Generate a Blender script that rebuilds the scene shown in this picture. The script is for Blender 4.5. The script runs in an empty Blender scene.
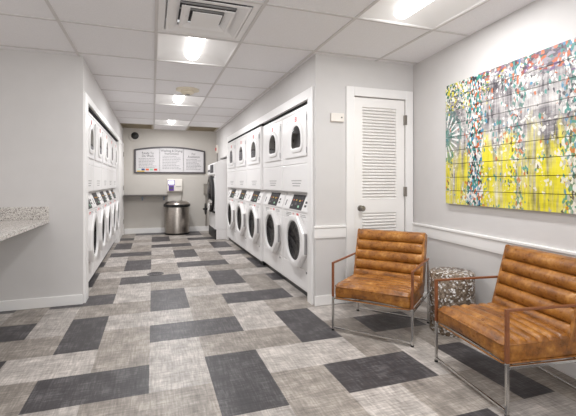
import bpy, bmesh, math, random
from mathutils import Vector, Matrix
random.seed(4)
scene = bpy.context.scene
COL = scene.collection
PI = math.pi

# ------------------------------------------------------------------ materials
def lin(c):
    c /= 255.0
    return c / 12.92 if c <= 0.04045 else ((c + 0.055) / 1.055) ** 2.4
def rgb(r, g, b):
    return (lin(r), lin(g), lin(b), 1.0)

def new_mat(name):
    m = bpy.data.materials.new(name)
    m.use_nodes = True
    nt = m.node_tree
    return m, nt, nt.nodes['Principled BSDF']

def N(nt, kind, **kw):
    n = nt.nodes.new(kind)
    for k, v in kw.items():
        setattr(n, k, v)
    return n

def obj_coords(nt, scale=(1, 1, 1), rot=(0, 0, 0)):
    tc = N(nt, 'ShaderNodeTexCoord')
    mp = N(nt, 'ShaderNodeMapping')
    mp.inputs['Scale'].default_value = scale
    mp.inputs['Rotation'].default_value = rot
    nt.links.new(tc.outputs['Object'], mp.inputs['Vector'])
    return mp.outputs['Vector']

def noise(nt, vec, scale, detail=3, rough=0.5):
    n = N(nt, 'ShaderNodeTexNoise')
    n.inputs['Scale'].default_value = scale
    n.inputs['Detail'].default_value = detail
    n.inputs['Roughness'].default_value = rough
    nt.links.new(vec, n.inputs['Vector'])
    return n.outputs['Fac']

def math_node(nt, op, a, b=None, clamp=False):
    n = N(nt, 'ShaderNodeMath', operation=op)
    n.use_clamp = clamp
    for i, v in enumerate((a, b)):
        if v is None:
            continue
        if isinstance(v, (int, float)):
            n.inputs[i].default_value = v
        else:
            nt.links.new(v, n.inputs[i])
    return n.outputs[0]

def ramp(nt, fac, stops, interp='LINEAR'):
    r = N(nt, 'ShaderNodeValToRGB')
    cr = r.color_ramp
    cr.interpolation = interp
    while len(cr.elements) < len(stops):
        cr.elements.new(0.5)
    for e, (p, c) in zip(cr.elements, stops):
        e.position = p
        e.color = c
    nt.links.new(fac, r.inputs['Fac'])
    return r.outputs['Color']

def mix(nt, fac, a, b, blend='MIX'):
    n = N(nt, 'ShaderNodeMixRGB', blend_type=blend)
    for i, v in enumerate((fac, a, b)):
        if isinstance(v, (int, float)):
            n.inputs[i].default_value = v
        elif isinstance(v, tuple):
            n.inputs[i].default_value = v
        else:
            nt.links.new(v, n.inputs[i])
    return n.outputs[0]

def bump(nt, bsdf, h, strength=0.2, dist=0.01):
    b = N(nt, 'ShaderNodeBump')
    b.inputs['Strength'].default_value = strength
    b.inputs['Distance'].default_value = dist
    nt.links.new(h, b.inputs['Height'])
    nt.links.new(b.outputs['Normal'], bsdf.inputs['Normal'])

def plain(name, col, rough=0.5, metal=0.0, var=0.05, scale=6.0, bmp=0.0, bscale=60):
    m, nt, b = new_mat(name)
    v = obj_coords(nt)
    f = noise(nt, v, scale, 3)
    lo = tuple(c * (1 - var) for c in col[:3]) + (1,)
    hi = tuple(min(1, c * (1 + var)) for c in col[:3]) + (1,)
    nt.links.new(ramp(nt, f, [(0.3, lo), (0.7, hi)]), b.inputs['Base Color'])
    b.inputs['Roughness'].default_value = rough
    b.inputs['Metallic'].default_value = metal
    if bmp:
        bump(nt, b, noise(nt, v, bscale, 3), bmp, 0.004)
    return m

MAT = {}
MAT['wall'] = plain('wall_paint', rgb(208, 205, 203), 0.75, var=0.015, bmp=0.05, bscale=120)
MAT['wall_back'] = plain('back_wall_paint', rgb(198, 193, 186), 0.75, var=0.015, bmp=0.05, bscale=120)
MAT['trim'] = plain('white_trim_paint', rgb(236, 234, 232), 0.4, var=0.01)
MAT['door'] = plain('white_door_paint', rgb(238, 235, 232), 0.45, var=0.01)
MAT['enamel'] = plain('white_enamel', rgb(234, 232, 231), 0.28, var=0.008)
MAT['enamel_grey'] = plain('pale_grey_enamel', rgb(205, 204, 205), 0.35, var=0.02)
MAT['bezel_shade'] = plain('grey_bezel_shade', rgb(150, 148, 148), 0.4)
MAT['seal'] = plain('grey_rubber_seal', rgb(120, 118, 118), 0.5)
MAT['black'] = plain('black_plastic', rgb(26, 25, 26), 0.4)
MAT['flat_black'] = plain('flat_black_fill', rgb(16, 15, 15), 0.9)
MAT['red'] = plain('red_enamel', rgb(205, 50, 42), 0.45)
MAT['pink'] = plain('faded_red_print', rgb(214, 150, 145), 0.5)
MAT['print'] = plain('grey_print', rgb(150, 148, 148), 0.5)
MAT['ink'] = plain('dark_ink', rgb(86, 84, 86), 0.6)
MAT['lightink'] = plain('light_ink', rgb(150, 148, 150), 0.6)
MAT['chrome'] = plain('brushed_chrome', rgb(205, 203, 200), 0.22, 1.0)
MAT['nickel'] = plain('satin_nickel', rgb(150, 145, 138), 0.3, 1.0)
MAT['leadgrey'] = plain('dark_grey_frame', rgb(84, 80, 82), 0.4, 0.3)
MAT['reflector'] = plain('white_reflector_paint', rgb(234, 232, 231), 0.5, var=0.01)
MAT['paper'] = plain('white_sign_face', rgb(214, 211, 212), 0.5, var=0.01)
MAT['purple'] = plain('purple_print', rgb(92, 52, 150), 0.4)
MAT['blue'] = plain('blue_bracket', rgb(128, 150, 178), 0.5)
MAT['shelf'] = plain('dark_laminate', rgb(84, 80, 76), 0.45)
MAT['cream'] = plain('cream_plastic', rgb(226, 216, 196), 0.5)
MAT['offwhite'] = plain('offwhite_plastic', rgb(228, 222, 214), 0.45)
MAT['greybox'] = plain('grey_box_paint', rgb(140, 134, 126), 0.5)
MAT['beige_grille'] = plain('beige_grille_metal', rgb(176, 165, 145), 0.6)
MAT['bar'] = plain('white_grid_metal', rgb(206, 202, 200), 0.6, var=0.01)
MAT['yellow_icon'] = plain('yellow_print', rgb(232, 190, 60), 0.5)
MAT['orange_icon'] = plain('orange_print', rgb(226, 104, 52), 0.5)
MAT['green_icon'] = plain('green_print', rgb(150, 200, 170), 0.5)
MAT['blue_icon'] = plain('blue_print', rgb(70, 84, 130), 0.5)
MAT['pale_icon'] = plain('pale_print', rgb(200, 214, 214), 0.5)

def glass_dark():
    m, nt, b = new_mat('dark_porthole_glass')
    v = obj_coords(nt)
    f = noise(nt, v, 9, 4, 0.65)
    nt.links.new(ramp(nt, f, [(0.52, rgb(14, 13, 15)), (0.68, rgb(44, 42, 46)), (0.78, rgb(120, 116, 118))]), b.inputs['Base Color'])
    b.inputs['Roughness'].default_value = 0.08
    b.inputs['Specular IOR Level'].default_value = 0.3
    return m
MAT['glass'] = glass_dark()

def screen_mat():
    m, nt, b = new_mat('black_display_glass')
    v = obj_coords(nt)
    nt.links.new(ramp(nt, noise(nt, v, 30, 2), [(0.4, rgb(26, 25, 28)), (0.7, rgb(58, 54, 60))]), b.inputs['Base Color'])
    b.inputs['Roughness'].default_value = 0.4
    b.inputs['Specular IOR Level'].default_value = 0.15
    return m
MAT['screen'] = screen_mat()

def stainless():
    m, nt, b = new_mat('brushed_stainless')
    v = obj_coords(nt, (1, 1, 40))
    f = noise(nt, v, 12, 3)
    nt.links.new(ramp(nt, f, [(0.3, rgb(150, 143, 136)), (0.7, rgb(186, 178, 170))]), b.inputs['Base Color'])
    b.inputs['Metallic'].default_value = 1.0
    b.inputs['Roughness'].default_value = 0.3
    return m
MAT['stainless'] = stainless()

def ceiling_tile():
    m, nt, b = new_mat('ceiling_tile_board')
    v = obj_coords(nt)
    f = noise(nt, v, 160, 4, 0.7)
    nt.links.new(ramp(nt, f, [(0.3, rgb(226, 224, 225)), (0.6, rgb(235, 233, 234))]), b.inputs['Base Color'])
    b.inputs['Roughness'].default_value = 0.9
    bump(nt, b, f, 0.15, 0.003)
    return m
MAT['ceiling'] = ceiling_tile()

def floor_mat():
    m, nt, b = new_mat('woven_look_floor_tile')
    at = N(nt, 'ShaderNodeAttribute', attribute_name='tile_colour')
    a1 = noise(nt, obj_coords(nt, (7, 80, 1)), 1.0, 5, 0.7)
    a2 = noise(nt, obj_coords(nt, (80, 7, 1)), 1.0, 5, 0.7)
    big = noise(nt, obj_coords(nt), 7.0, 4, 0.6)
    s = math_node(nt, 'ADD', math_node(nt, 'ADD', math_node(nt, 'MULTIPLY', a1, 0.8), math_node(nt, 'MULTIPLY', a2, 0.8)), math_node(nt, 'MULTIPLY', big, 0.7))
    g = ramp(nt, math_node(nt, 'MULTIPLY', s, 0.435), [(0.36, (0.42, 0.42, 0.42, 1)), (0.5, (0.93, 0.93, 0.93, 1)), (0.64, (1.55, 1.55, 1.55, 1))])
    c = mix(nt, 1.0, at.outputs['Color'], g, 'MULTIPLY')
    c = mix(nt, 1.0, c, ramp(nt, math_node(nt, 'MULTIPLY', s, 0.435), [(0.5, (0, 0, 0, 1)), (0.64, (0.07, 0.068, 0.066, 1))]), 'ADD')
    nt.links.new(c, b.inputs['Base Color'])
    b.inputs['Roughness'].default_value = 0.42
    b.inputs['Specular IOR Level'].default_value = 0.35
    bump(nt, b, s, 0.12, 0.003)
    return m
MAT['floor'] = floor_mat()

def leather():
    m, nt, b = new_mat('tan_leather')
    v = obj_coords(nt)
    f1 = noise(nt, v, 9, 6, 0.65)
    f2 = noise(nt, v, 45, 5, 0.7)
    f = math_node(nt, 'ADD', math_node(nt, 'MULTIPLY', f1, 0.72), math_node(nt, 'MULTIPLY', f2, 0.28))
    c = ramp(nt, f, [(0.32, rgb(76, 45, 15)), (0.45, rgb(130, 79, 28)), (0.57, rgb(166, 109, 44)), (0.74, rgb(214, 164, 98))])
    nt.links.new(c, b.inputs['Base Color'])
    nt.links.new(ramp(nt, f2, [(0.3, (0.24, 0.24, 0.24, 1)), (0.7, (0.42, 0.42, 0.42, 1))]), b.inputs['Roughness'])
    bump(nt, b, noise(nt, v, 26, 5, 0.7), 0.35, 0.01)
    return m
MAT['leather'] = leather()
MAT['leather_dark'] = plain('brown_wrapped_leather', rgb(128, 76, 44), 0.35, var=0.15, scale=20)

def granite():
    m, nt, b = new_mat('speckled_granite')
    v = obj_coords(nt)
    vo = N(nt, 'ShaderNodeTexVoronoi')
    vo.inputs['Scale'].default_value = 170
    nt.links.new(v, vo.inputs['Vector'])
    sx = N(nt, 'ShaderNodeSeparateColor')
    nt.links.new(vo.outputs['Color'], sx.inputs[0])
    f = math_node(nt, 'ADD', math_node(nt, 'MULTIPLY', sx.outputs[0], 0.6), math_node(nt, 'MULTIPLY', noise(nt, v, 40, 4), 0.5))
    c = ramp(nt, f, [(0.22, rgb(96, 88, 86)), (0.34, rgb(160, 153, 148)), (0.48, rgb(196, 190, 184)), (0.8, rgb(222, 218, 212))])
    nt.links.new(c, b.inputs['Base Color'])
    b.inputs['Roughness'].default_value = 0.2
    return m
MAT['granite'] = granite()

def mosaic():
    m, nt, b = new_mat('shell_mosaic')
    v = obj_coords(nt)
    vo = N(nt, 'ShaderNodeTexVoronoi')
    vo.inputs['Scale'].default_value = 62
    nt.links.new(v, vo.inputs['Vector'])
    sx = N(nt, 'ShaderNodeSeparateColor')
    nt.links.new(vo.outputs['Color'], sx.inputs[0])
    chips = ramp(nt, sx.outputs[0], [(0.0, rgb(116, 99, 82)), (0.25, rgb(142, 126, 108)), (0.45, rgb(166, 152, 136)), (0.6, rgb(98, 82, 68)), (0.78, rgb(212, 208, 204)), (0.88, rgb(244, 243, 241))], 'CONSTANT')
    vd = N(nt, 'ShaderNodeTexVoronoi', feature='DISTANCE_TO_EDGE')
    vd.inputs['Scale'].default_value = 62
    nt.links.new(v, vd.inputs['Vector'])
    edge = ramp(nt, vd.outputs['Distance'], [(0.02, (0, 0, 0, 1)), (0.1, (1, 1, 1, 1))])
    nt.links.new(mix(nt, edge, rgb(108, 94, 80), chips), b.inputs['Base Color'])
    b.inputs['Roughness'].default_value = 0.25
    bump(nt, b, edge, 0.4, 0.004)
    return m
MAT['mosaic'] = mosaic()

def emit(name, col, strength):
    m, nt, b = new_mat(name)
    b.inputs['Base Color'].default_value = (0.9, 0.9, 0.9, 1)
    b.inputs['Emission Color'].default_value = col
    b.inputs['Emission Strength'].default_value = strength
    return m
MAT['lamp'] = emit('lit_lamp_lens', (1.0, 0.99, 0.97, 1), 5.0)
MAT['display'] = emit('lit_display', (0.85, 0.86, 1.0, 1), 0.8)

def art():
    """abstract printed planks: grey-white above, yellow below, coloured streaks."""
    m, nt, b = new_mat('abstract_print')
    tc = N(nt, 'ShaderNodeTexCoord')
    sep = N(nt, 'ShaderNodeSeparateXYZ')
    nt.links.new(tc.outputs['Object'], sep.inputs[0])
    X, Z = sep.outputs['X'], sep.outputs['Z']
    L = lambda op, a, c=None, cl=False: math_node(nt, op, a, c, cl)
    def stretch(sc, s, d=4, r=0.6):
        return noise(nt, obj_coords(nt, sc), s, d, r)
    # ground: streaky grey and white
    vst = stretch((30, 1, 2.2), 1.0, 5, 0.7)
    hst = stretch((2.5, 1, 30), 1.0, 4, 0.7)
    blot = stretch((1, 1, 1), 5, 5, 0.65)
    g = L('ADD', L('MULTIPLY', vst, 0.45), L('ADD', L('MULTIPLY', hst, 0.2), L('MULTIPLY', blot, 0.4)))
    ground = ramp(nt, g, [(0.42, rgb(70, 66, 72)), (0.48, rgb(128, 123, 126)), (0.54, rgb(178, 173, 172)), (0.64, rgb(228, 224, 220))])
    # yellow lower field
    ymask = L('ADD', L('MULTIPLY', L('SUBTRACT', 0.56, Z), 7.0), L('MULTIPLY', L('SUBTRACT', stretch((9, 1, 2.5), 1.0, 4, 0.7), 0.5), 6.0))
    ymask = L('MULTIPLY', ymask, 1.0, True)
    xfade = L('SUBTRACT', 1.15, L('MULTIPLY', L('SUBTRACT', stretch((14, 1, 1.2), 1.0, 4, 0.75), 0.42), 4.5), True)
    ymask = L('MULTIPLY', ymask, xfade)
    yel = ramp(nt, g, [(0.4, rgb(196, 186, 30)), (0.5, rgb(236, 222, 40)), (0.6, rgb(246, 234, 70)), (0.7, rgb(250, 246, 190))])
    c = mix(nt, ymask, ground, yel)
    # shards: colour chips
    def chips(scale, sc, stops):
        vo = N(nt, 'ShaderNodeTexVoronoi')
        vo.inputs['Scale'].default_value = scale
        nt.links.new(obj_coords(nt, sc), vo.inputs['Vector'])
        s = N(nt, 'ShaderNodeSeparateColor')
        nt.links.new(vo.outputs['Color'], s.inputs[0])
        return ramp(nt, s.outputs[0], stops, 'CONSTANT'), s.outputs[1]
    multi = [(0.0, rgb(238, 234, 230)), (0.22, rgb(52, 150, 138)), (0.40, rgb(50, 46, 58)), (0.52, rgb(190, 188, 186)), (0.64, rgb(60, 140, 176)), (0.71, rgb(206, 104, 48)), (0.84, rgb(44, 112, 100)), (0.93, rgb(240, 236, 230))]
    ch1, k1 = chips(58, (1.2, 1, 0.7), multi)
    warm = [(0.0, rgb(70, 60, 76)), (0.2, rgb(196, 96, 52)), (0.38, rgb(48, 120, 112)), (0.52, rgb(112, 84, 128)), (0.66, rgb(128, 120, 128)), (0.8, rgb(150, 60, 48)), (0.9, rgb(150, 142, 152))]
    ch2, k2 = chips(42, (0.8, 1, 1.3), warm)
    green = [(0.0, rgb(236, 234, 226)), (0.2, rgb(214, 206, 50)), (0.36, rgb(60, 128, 92)), (0.5, rgb(236, 232, 226)), (0.66, rgb(44, 96, 92)), (0.78, rgb(236, 222, 60)), (0.9, rgb(60, 60, 70))]
    ch3, k3 = chips(58, (1, 1, 1), green)
    n1 = stretch((5, 1, 5), 1.0, 5, 0.7)
    def band(x0, half, gain=1.0):
        d = L('SUBTRACT', half, L('ABSOLUTE', L('SUBTRACT', X, x0)))
        return L('GREATER_THAN', L('ADD', L('MULTIPLY', d, 3.0 * gain), L('MULTIPLY', L('SUBTRACT', n1, 0.5), 1.0)), L('ADD', 0.04, L('MULTIPLY', L('SUBTRACT', k1, 0.5), 0.35)))
    # top left, green and yellow chips
    tl = L('GREATER_THAN', L('ADD', L('MULTIPLY', L('SUBTRACT', Z, 0.86), 1.8), L('ADD', L('MULTIPLY', L('SUBTRACT', 0.33, X), 0.6), L('MULTIPLY', L('SUBTRACT', n1, 0.5), 1.2))), L('MULTIPLY', L('SUBTRACT', k3, 0.25), 0.55))
    c = mix(nt, tl, c, ch3)
    # top right, dark warm strip
    tr = L('GREATER_THAN', L('ADD', L('MULTIPLY', L('SUBTRACT', Z, 1.0), 3.0), L('ADD', L('MULTIPLY', L('MINIMUM', L('SUBTRACT', X, 0.62), 0.6), 0.6), L('MULTIPLY', L('SUBTRACT', n1, 0.5), 1.1))), L('MULTIPLY', L('SUBTRACT', k2, 0.35), 0.5))
    c = mix(nt, L('MULTIPLY', tr, 0.9), c, ch2)
    # coloured columns
    c = mix(nt, band(0.375, 0.085, 2.4), c, ch1)
    c = mix(nt, L('MULTIPLY', band(0.80, 0.03), 0.75), c, ch1)
    c = mix(nt, L('MULTIPLY', band(1.25, 0.06), 0.8), c, ch1)
    # scattered small chips over the whole face
    fleck = L('GREATER_THAN', L('ADD', L('MULTIPLY', k1, 0.5), L('MULTIPLY', stretch((7, 1, 4), 1.0, 3, 0.6), 0.8)), 0.86)
    c = mix(nt, L('MULTIPLY', fleck, 0.85), c, ch1)
    wfleck = L('GREATER_THAN', L('ADD', L('MULTIPLY', k3, 0.5), L('MULTIPLY', stretch((6, 1, 6), 1.0, 4, 0.7), 0.9)), 0.95)
    c = mix(nt, L('MULTIPLY', wfleck, 0.75), c, rgb(240, 238, 230))
    # teal wash with a white sunburst at the left edge
    cx, cz = 0.0, 0.60
    dx, dz = L('SUBTRACT', X, cx), L('SUBTRACT', Z, cz)
    r = L('SQRT', L('ADD', L('MULTIPLY', dx, dx), L('MULTIPLY', dz, dz)))
    ang = L('ARCTAN2', dz, dx)
    teal = L('MULTIPLY', L('LESS_THAN', L('ADD', r, L('MULTIPLY', n1, 0.3)), 0.38), L('GREATER_THAN', stretch((12, 1, 5), 1.0, 4, 0.7), 0.47))
    c = mix(nt, L('MULTIPLY', teal, 0.75), c, ramp(nt, blot, [(0.4, rgb(60, 92, 92)), (0.52, rgb(60, 142, 130)), (0.6, rgb(150, 148, 148))]))
    spoke = L('MULTIPLY', L('GREATER_THAN', L('SINE', L('MULTIPLY', ang, 20.0)), 0.45), L('MULTIPLY', L('LESS_THAN', L('ADD', r, L('MULTIPLY', n1, 0.12)), 0.25), L('GREATER_THAN', r, 0.09)))
    c = mix(nt, spoke, c, rgb(240, 238, 236))
    # fine dark threads
    th = L('GREATER_THAN', stretch((60, 1, 1.5), 1.0, 2, 0.5), 0.69)
    c = mix(nt, L('MULTIPLY', th, 0.5), c, rgb(92, 90, 86))
    c = mix(nt, 1.0, c, (0.86, 0.86, 0.86, 1), 'MULTIPLY')
    nt.links.new(c, b.inputs['Base Color'])
    b.inputs['Roughness'].default_value = 0.5
    return m
MAT['art'] = art()

# ------------------------------------------------------------------ mesh building
class MB:
    def __init__(self):
        self.bm = bmesh.new()
        self.T = Matrix.Identity(4)
        self.mats = []
        self.mi = 0
    def use(self, mat):
        if mat not in self.mats:
            self.mats.append(mat)
        self.mi = self.mats.index(mat)
        return self
    def v(self, p):
        return self.bm.verts.new(self.T @ Vector(p))
    def f(self, vs):
        try:
            fc = self.bm.faces.new(vs)
            fc.material_index = self.mi
            return fc
        except ValueError:
            return None
    def box(self, x0, x1, y0, y1, z0, z1):
        P = [self.v((x, y, z)) for z in (z0, z1) for y in (y0, y1) for x in (x0, x1)]
        for q in ((0, 2, 3, 1), (4, 5, 7, 6), (0, 1, 5, 4), (2, 6, 7, 3), (0, 4, 6, 2), (1, 3, 7, 5)):
            self.f([P[i] for i in q])
        return self
    def prism(self, poly, axis, a, b):
        """extrude a 2-D polygon along an axis: x -> (y,z), y -> (x,z), z -> (x,y)"""
        def P(u, w, t):
            return {'x': (t, u, w), 'y': (u, t, w), 'z': (u, w, t)}[axis]
        A = [self.v(P(u, w, a)) for u, w in poly]
        B = [self.v(P(u, w, b)) for u, w in poly]
        n = len(poly)
        self.f(A[::-1]); self.f(B)
        for i in range(n):
            self.f([A[i], A[(i + 1) % n], B[(i + 1) % n], B[i]])
        return self
    def rings(self, rings, cap0=True, cap1=True, closed=True):
        R = [[self.v(p) for p in r] for r in rings]
        n = len(R[0])
        for a, b in zip(R, R[1:]):
            for i in range(n if closed else n - 1):
                self.f([a[i], a[(i + 1) % n], b[(i + 1) % n], b[i]])
        if cap0: self.f(R[0][::-1])
        if cap1: self.f(R[-1])
        return self
    def lathe(self, prof, c=(0, 0, 0), n=40, axis='z', cap=True):
        rs = []
        for r, h in prof:
            ring = []
            for i in range(n):
                a = 2 * PI * i / n
                u, w = r * math.cos(a), r * math.sin(a)
                p = {'z': (u, w, h), 'y': (u, h, w), 'x': (h, u, w)}[axis]
                ring.append((c[0] + p[0], c[1] + p[1], c[2] + p[2]))
            rs.append(ring)
        return self.rings(rs, cap, cap)
    def tube(self, pts, r, n=10):
        pts = [Vector(p) for p in pts]
        rs = []
        for i, p in enumerate(pts):
            d = (pts[min(i + 1, len(pts) - 1)] - pts[max(i - 1, 0)]).normalized()
            u = d.orthogonal().normalized() if i == 0 else (u - d * u.dot(d)).normalized()
            w = d.cross(u)
            rs.append([tuple(p + r * (math.cos(2 * PI * k / n) * u + math.sin(2 * PI * k / n) * w)) for k in range(n)])
        return self.rings(rs)
    def build(self, name, mat=None, parent=None, bevel=0.0, seg=2, smooth=None, loc=None, rot=None):
        bmesh.ops.recalc_face_normals(self.bm, faces=self.bm.faces)
        me = bpy.data.meshes.new(name)
        self.bm.to_mesh(me); self.bm.free()
        mats = [mat] if mat else self.mats
        for k in mats:
            me.materials.append(MAT[k])
        o = bpy.data.objects.new(name, me)
        COL.objects.link(o)
        if loc: o.location = loc
        if rot: o.rotation_euler = (0, 0, rot)
        if smooth is not None:
            for p in me.polygons: p.use_smooth = True
            me.set_sharp_from_angle(angle=math.radians(smooth))
        if bevel:
            md = o.modifiers.new('bevel', 'BEVEL')
            md.width = bevel; md.segments = seg; md.limit_method = 'ANGLE'; md.angle_limit = math.radians(40)
        if parent: o.parent = parent
        return o

def box_obj(name, mat, b, parent=None, bevel=0.0, **k):
    return MB().box(*b).build(name, mat, parent, bevel, **k)

def empty(name, loc, rz=0.0):
    o = bpy.data.objects.new(name, None)
    o.empty_display_size = 0.1
    COL.objects.link(o)
    o.location = loc; o.rotation_euler = (0, 0, rz)
    return o

def tag(o, label, cat, group=None, kind=None):
    o['label'] = label; o['category'] = cat
    if group: o['group'] = group
    if kind: o['kind'] = kind
    return o

def struct(o):
    o['kind'] = 'structure'
    return o

def copy_tree(o, parent=None):
    c = o.copy(); COL.objects.link(c); c.parent = parent
    for ch in list(o.children):
        copy_tree(ch, c)
    return c

def text_obj(name, s, size, mat, parent, loc, rot=(PI / 2, 0, 0), align='CENTER', sx=1.0):
    cu = bpy.data.curves.new(name, 'FONT')
    cu.body = s; cu.size = size; cu.align_x = align; cu.align_y = 'CENTER'
    cu.extrude = 0.0008
    t = bpy.data.objects.new(name, cu)
    COL.objects.link(t)
    dg = bpy.context.evaluated_depsgraph_get()
    dg.update()
    me = bpy.data.meshes.new_from_object(t.evaluated_get(dg))
    bpy.data.objects.remove(t)
    me.materials.clear(); me.materials.append(MAT[mat])
    o = bpy.data.objects.new(name, me); COL.objects.link(o)
    o.parent = parent; o.location = loc; o.rotation_euler = rot; o.scale = (sx, 1, 1)
    return o

# ------------------------------------------------------------------ dimensions
H = 2.44
XL, XR = -0.65, 1.49           # corridor walls
YP, YA, YB = 4.30, 3.49, 9.75  # left partition, alcove wall, back wall
XO, YO = -2.2, -1.0            # left wall, open rear limit
RW = (2.615, 3.49)             # right wall starts here
TH = math.radians(-95.5)       # its direction
GX, GY = 0.71, 0.785           # ceiling grid
CX0, CY0 = 0.026, 2.62

# ------------------------------------------------------------------ floor
def build_floor():
    x0, y0, p, q = -0.02, 1.985, 0.357, 0.370
    XB = {-4: -1.203, -3: -0.925, -2: -0.655, -1: -0.37, 0: -0.021, 1: 0.336, 2: 0.697, 3: 1.058, 4: 1.39, 5: 1.68, 6: 1.94, 7: 2.18}
    def xb(i):
        return XB[i] if i in XB else (XB[-4] + 0.285 * (i + 4) if i < 0 else XB[7] + 0.285 * (i - 7))
    bm = bmesh.new()
    lay = bm.loops.layers.float_color.new('tile_colour')
    DK, LT, MD = rgb(72, 69, 71), rgb(175, 168, 162), rgb(148, 140, 132)
    rng = random.Random(2)
    kinds = {3: ('H', DK), 11: ('H', LT), 7: ('H', MD), 1: ('V', LT), 5: ('V', DK), 9: ('V', MD)}
    for i in range(-9, 11):
        for j in range(-10, 23):
            k = (5 * i + j) % 12
            if k not in kinds: continue
            o, c = kinds[k]
            a, b = (2, 1) if o == 'H' else (1, 2)
            t = rng.uniform(0.92, 1.08)
            col = (c[0] * t, c[1] * t, c[2] * t, 1)
            X0, X1 = xb(i), xb(i + a)
            Y0, Y1 = y0 + q * j, y0 + q * (j + b)
            vs = [bm.verts.new((x, y, 0)) for x, y in ((X0, Y0), (X1, Y0), (X1, Y1), (X0, Y1))]
            f = bm.faces.new(vs)
            for l in f.loops: l[lay] = col
    me = bpy.data.meshes.new('floor'); bm.to_mesh(me); bm.free()
    me.materials.append(MAT['floor'])
    o = bpy.data.objects.new('floor', me); COL.objects.link(o)
    return struct(o)
build_floor()

# ------------------------------------------------------------------ ceiling with grid
def cell(i, j):
    return (CX0 + GX * i, CX0 + GX * (i + 1), CY0 + GY * j, CY0 + GY * (j + 1))
OPEN = {(0, 1), (0, 4), (0, 7), (0, 0), (2, -1), (-1, 8), (1, 8)}
mb = MB()
for i in range(-4, 4):
    for j in range(-5, 10):
        if (i, j) in OPEN: continue
        a, b, c, d = cell(i, j)
        mb.box(a, b, c, d, H, H + 0.02)
ceil = struct(mb.build('ceiling', 'ceiling'))
mb = MB()
w = 0.012
for i in range(-3, 5):
    x = CX0 + GX * i
    mb.box(x - w, x + w, YO, YB + 0.3, H - 0.006, H + 0.03)
for j in range(-4, 10):
    y = CY0 + GY * j
    mb.box(-2.3, 2.75, y - w, y + w, H - 0.0055, H + 0.03)
mb.build('ceiling_grid', 'bar', ceil)

# ------------------------------------------------------------------ walls
struct(box_obj('wall_left', 'wall', (XO - 0.1, XO, YO, YP + 0.1, 0, H)))
struct(box_obj('wall_partition', 'wall', (XO, XL, YP, YP + 0.1, 0, H)))
struct(box_obj('wall_back', 'wall_back', (XL - 0.9, XR + 0.9, YB, YB + 0.1, 0, H)))

LU0, LUW, NU = 4.51, 0.785, 5          # left units
LU1 = LU0 + LUW * NU
RU0, RUW = 3.655, 0.884                # right units
RU1 = RU0 + RUW * NU
ZT = 2.045                             # top of the machine openings
mb = MB()
mb.box(XL - 0.1, XL, YP + 0.1, LU0 - 0.005, 0, H)
mb.box(XL - 0.1, XL, LU0 - 0.005, LU1 + 0.005, 2.03, H)
mb.box(XL - 0.1, XL, LU1 + 0.005, YB, 0, H)
mb.box(XL - 0.95, XL - 0.85, YP + 0.1, YB, 0, H)
struct(mb.build('wall_corridor_left', 'wall'))

BW0, BW1, BWZ = 8.20, 9.20, 1.76       # opening for the large washer
mb = MB()
mb.box(XR, XR + 0.1, YA + 0.1, RU0 - 0.005, 0, H)
mb.box(XR, XR + 0.1, RU0 - 0.005, RU1 + 0.005, ZT, H)
mb.box(XR, XR + 0.1, RU1 + 0.005, BW0, 0, H)
mb.box(XR, XR + 0.1, BW0, BW1, BWZ, H)
mb.box(XR, XR + 0.1, BW1, YB, 0, H)
mb.box(XR + 0.85, XR + 0.95, YA + 0.1, YB, 0, H)
struct(mb.build('wall_corridor_right', 'wall'))

DX0, DX1, DZ = 1.905, 2.515, 2.065     # door opening
mb = MB()
mb.box(XR, DX0, YA, YA + 0.1, 0, H)
mb.box(DX0, DX1, YA, YA + 0.1, DZ, H)
mb.box(DX1, 2.85, YA, YA + 0.1, 0, H)
mb.box(DX0, DX1, YA + 0.07, YA + 0.1, 0, DZ)
struct(mb.build('wall_alcove', 'wall'))
struct(MB().box(-0.05, 4.6, 0, 0.1, 0, H).build('wall_right', 'wall', loc=(RW[0], RW[1], 0), rot=TH))

# ---- trims
def board(mb, x0, x1, y0, y1, h):
    mb.box(x0, x1, y0, y1, 0, h)
bh = 0.097
struct(box_obj('baseboard_partition', 'trim', (XO, XL - 0.002, YP - 0.014, YP, 0, bh), bevel=0.004))
struct(box_obj('baseboard_left', 'trim', (XO, XO + 0.014, YO, YP - 0.015, 0, bh), bevel=0.004))
struct(box_obj('baseboard_back', 'trim', (XL + 0.03, XR, YB - 0.014, YB, 0, 0.12), bevel=0.004))
struct(box_obj('baseboard_alcove', 'trim', (XR - 0.012, DX0 - 0.093, YA - 0.014, YA, 0, bh), bevel=0.004))
struct(MB().box(0.02, 4.5, -0.014, 0, 0, bh).build('baseboard_right', 'trim', bevel=0.004, loc=(RW[0], RW[1], 0), rot=TH))
def rail_poly(z0, z1, s=1):
    return [(0, z0), (-0.014 * s, z0), (-0.016 * s, z0 + 0.02), (-0.016 * s, z1 - 0.03), (-0.026 * s, z1 - 0.018), (-0.026 * s, z1 - 0.004), (-0.02 * s, z1), (0, z1)]
struct(MB().prism(rail_poly(0.655, 0.775), 'x', 0.0, 4.5).build('trim_1', 'trim', loc=(RW[0], RW[1], 0), rot=TH))
struct(MB().prism([(YA + u, z) for u, z in rail_poly(0.655, 0.775)], 'x', XR - 0.02, DX0 - 0.093).build('trim_2', 'trim'))

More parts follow.
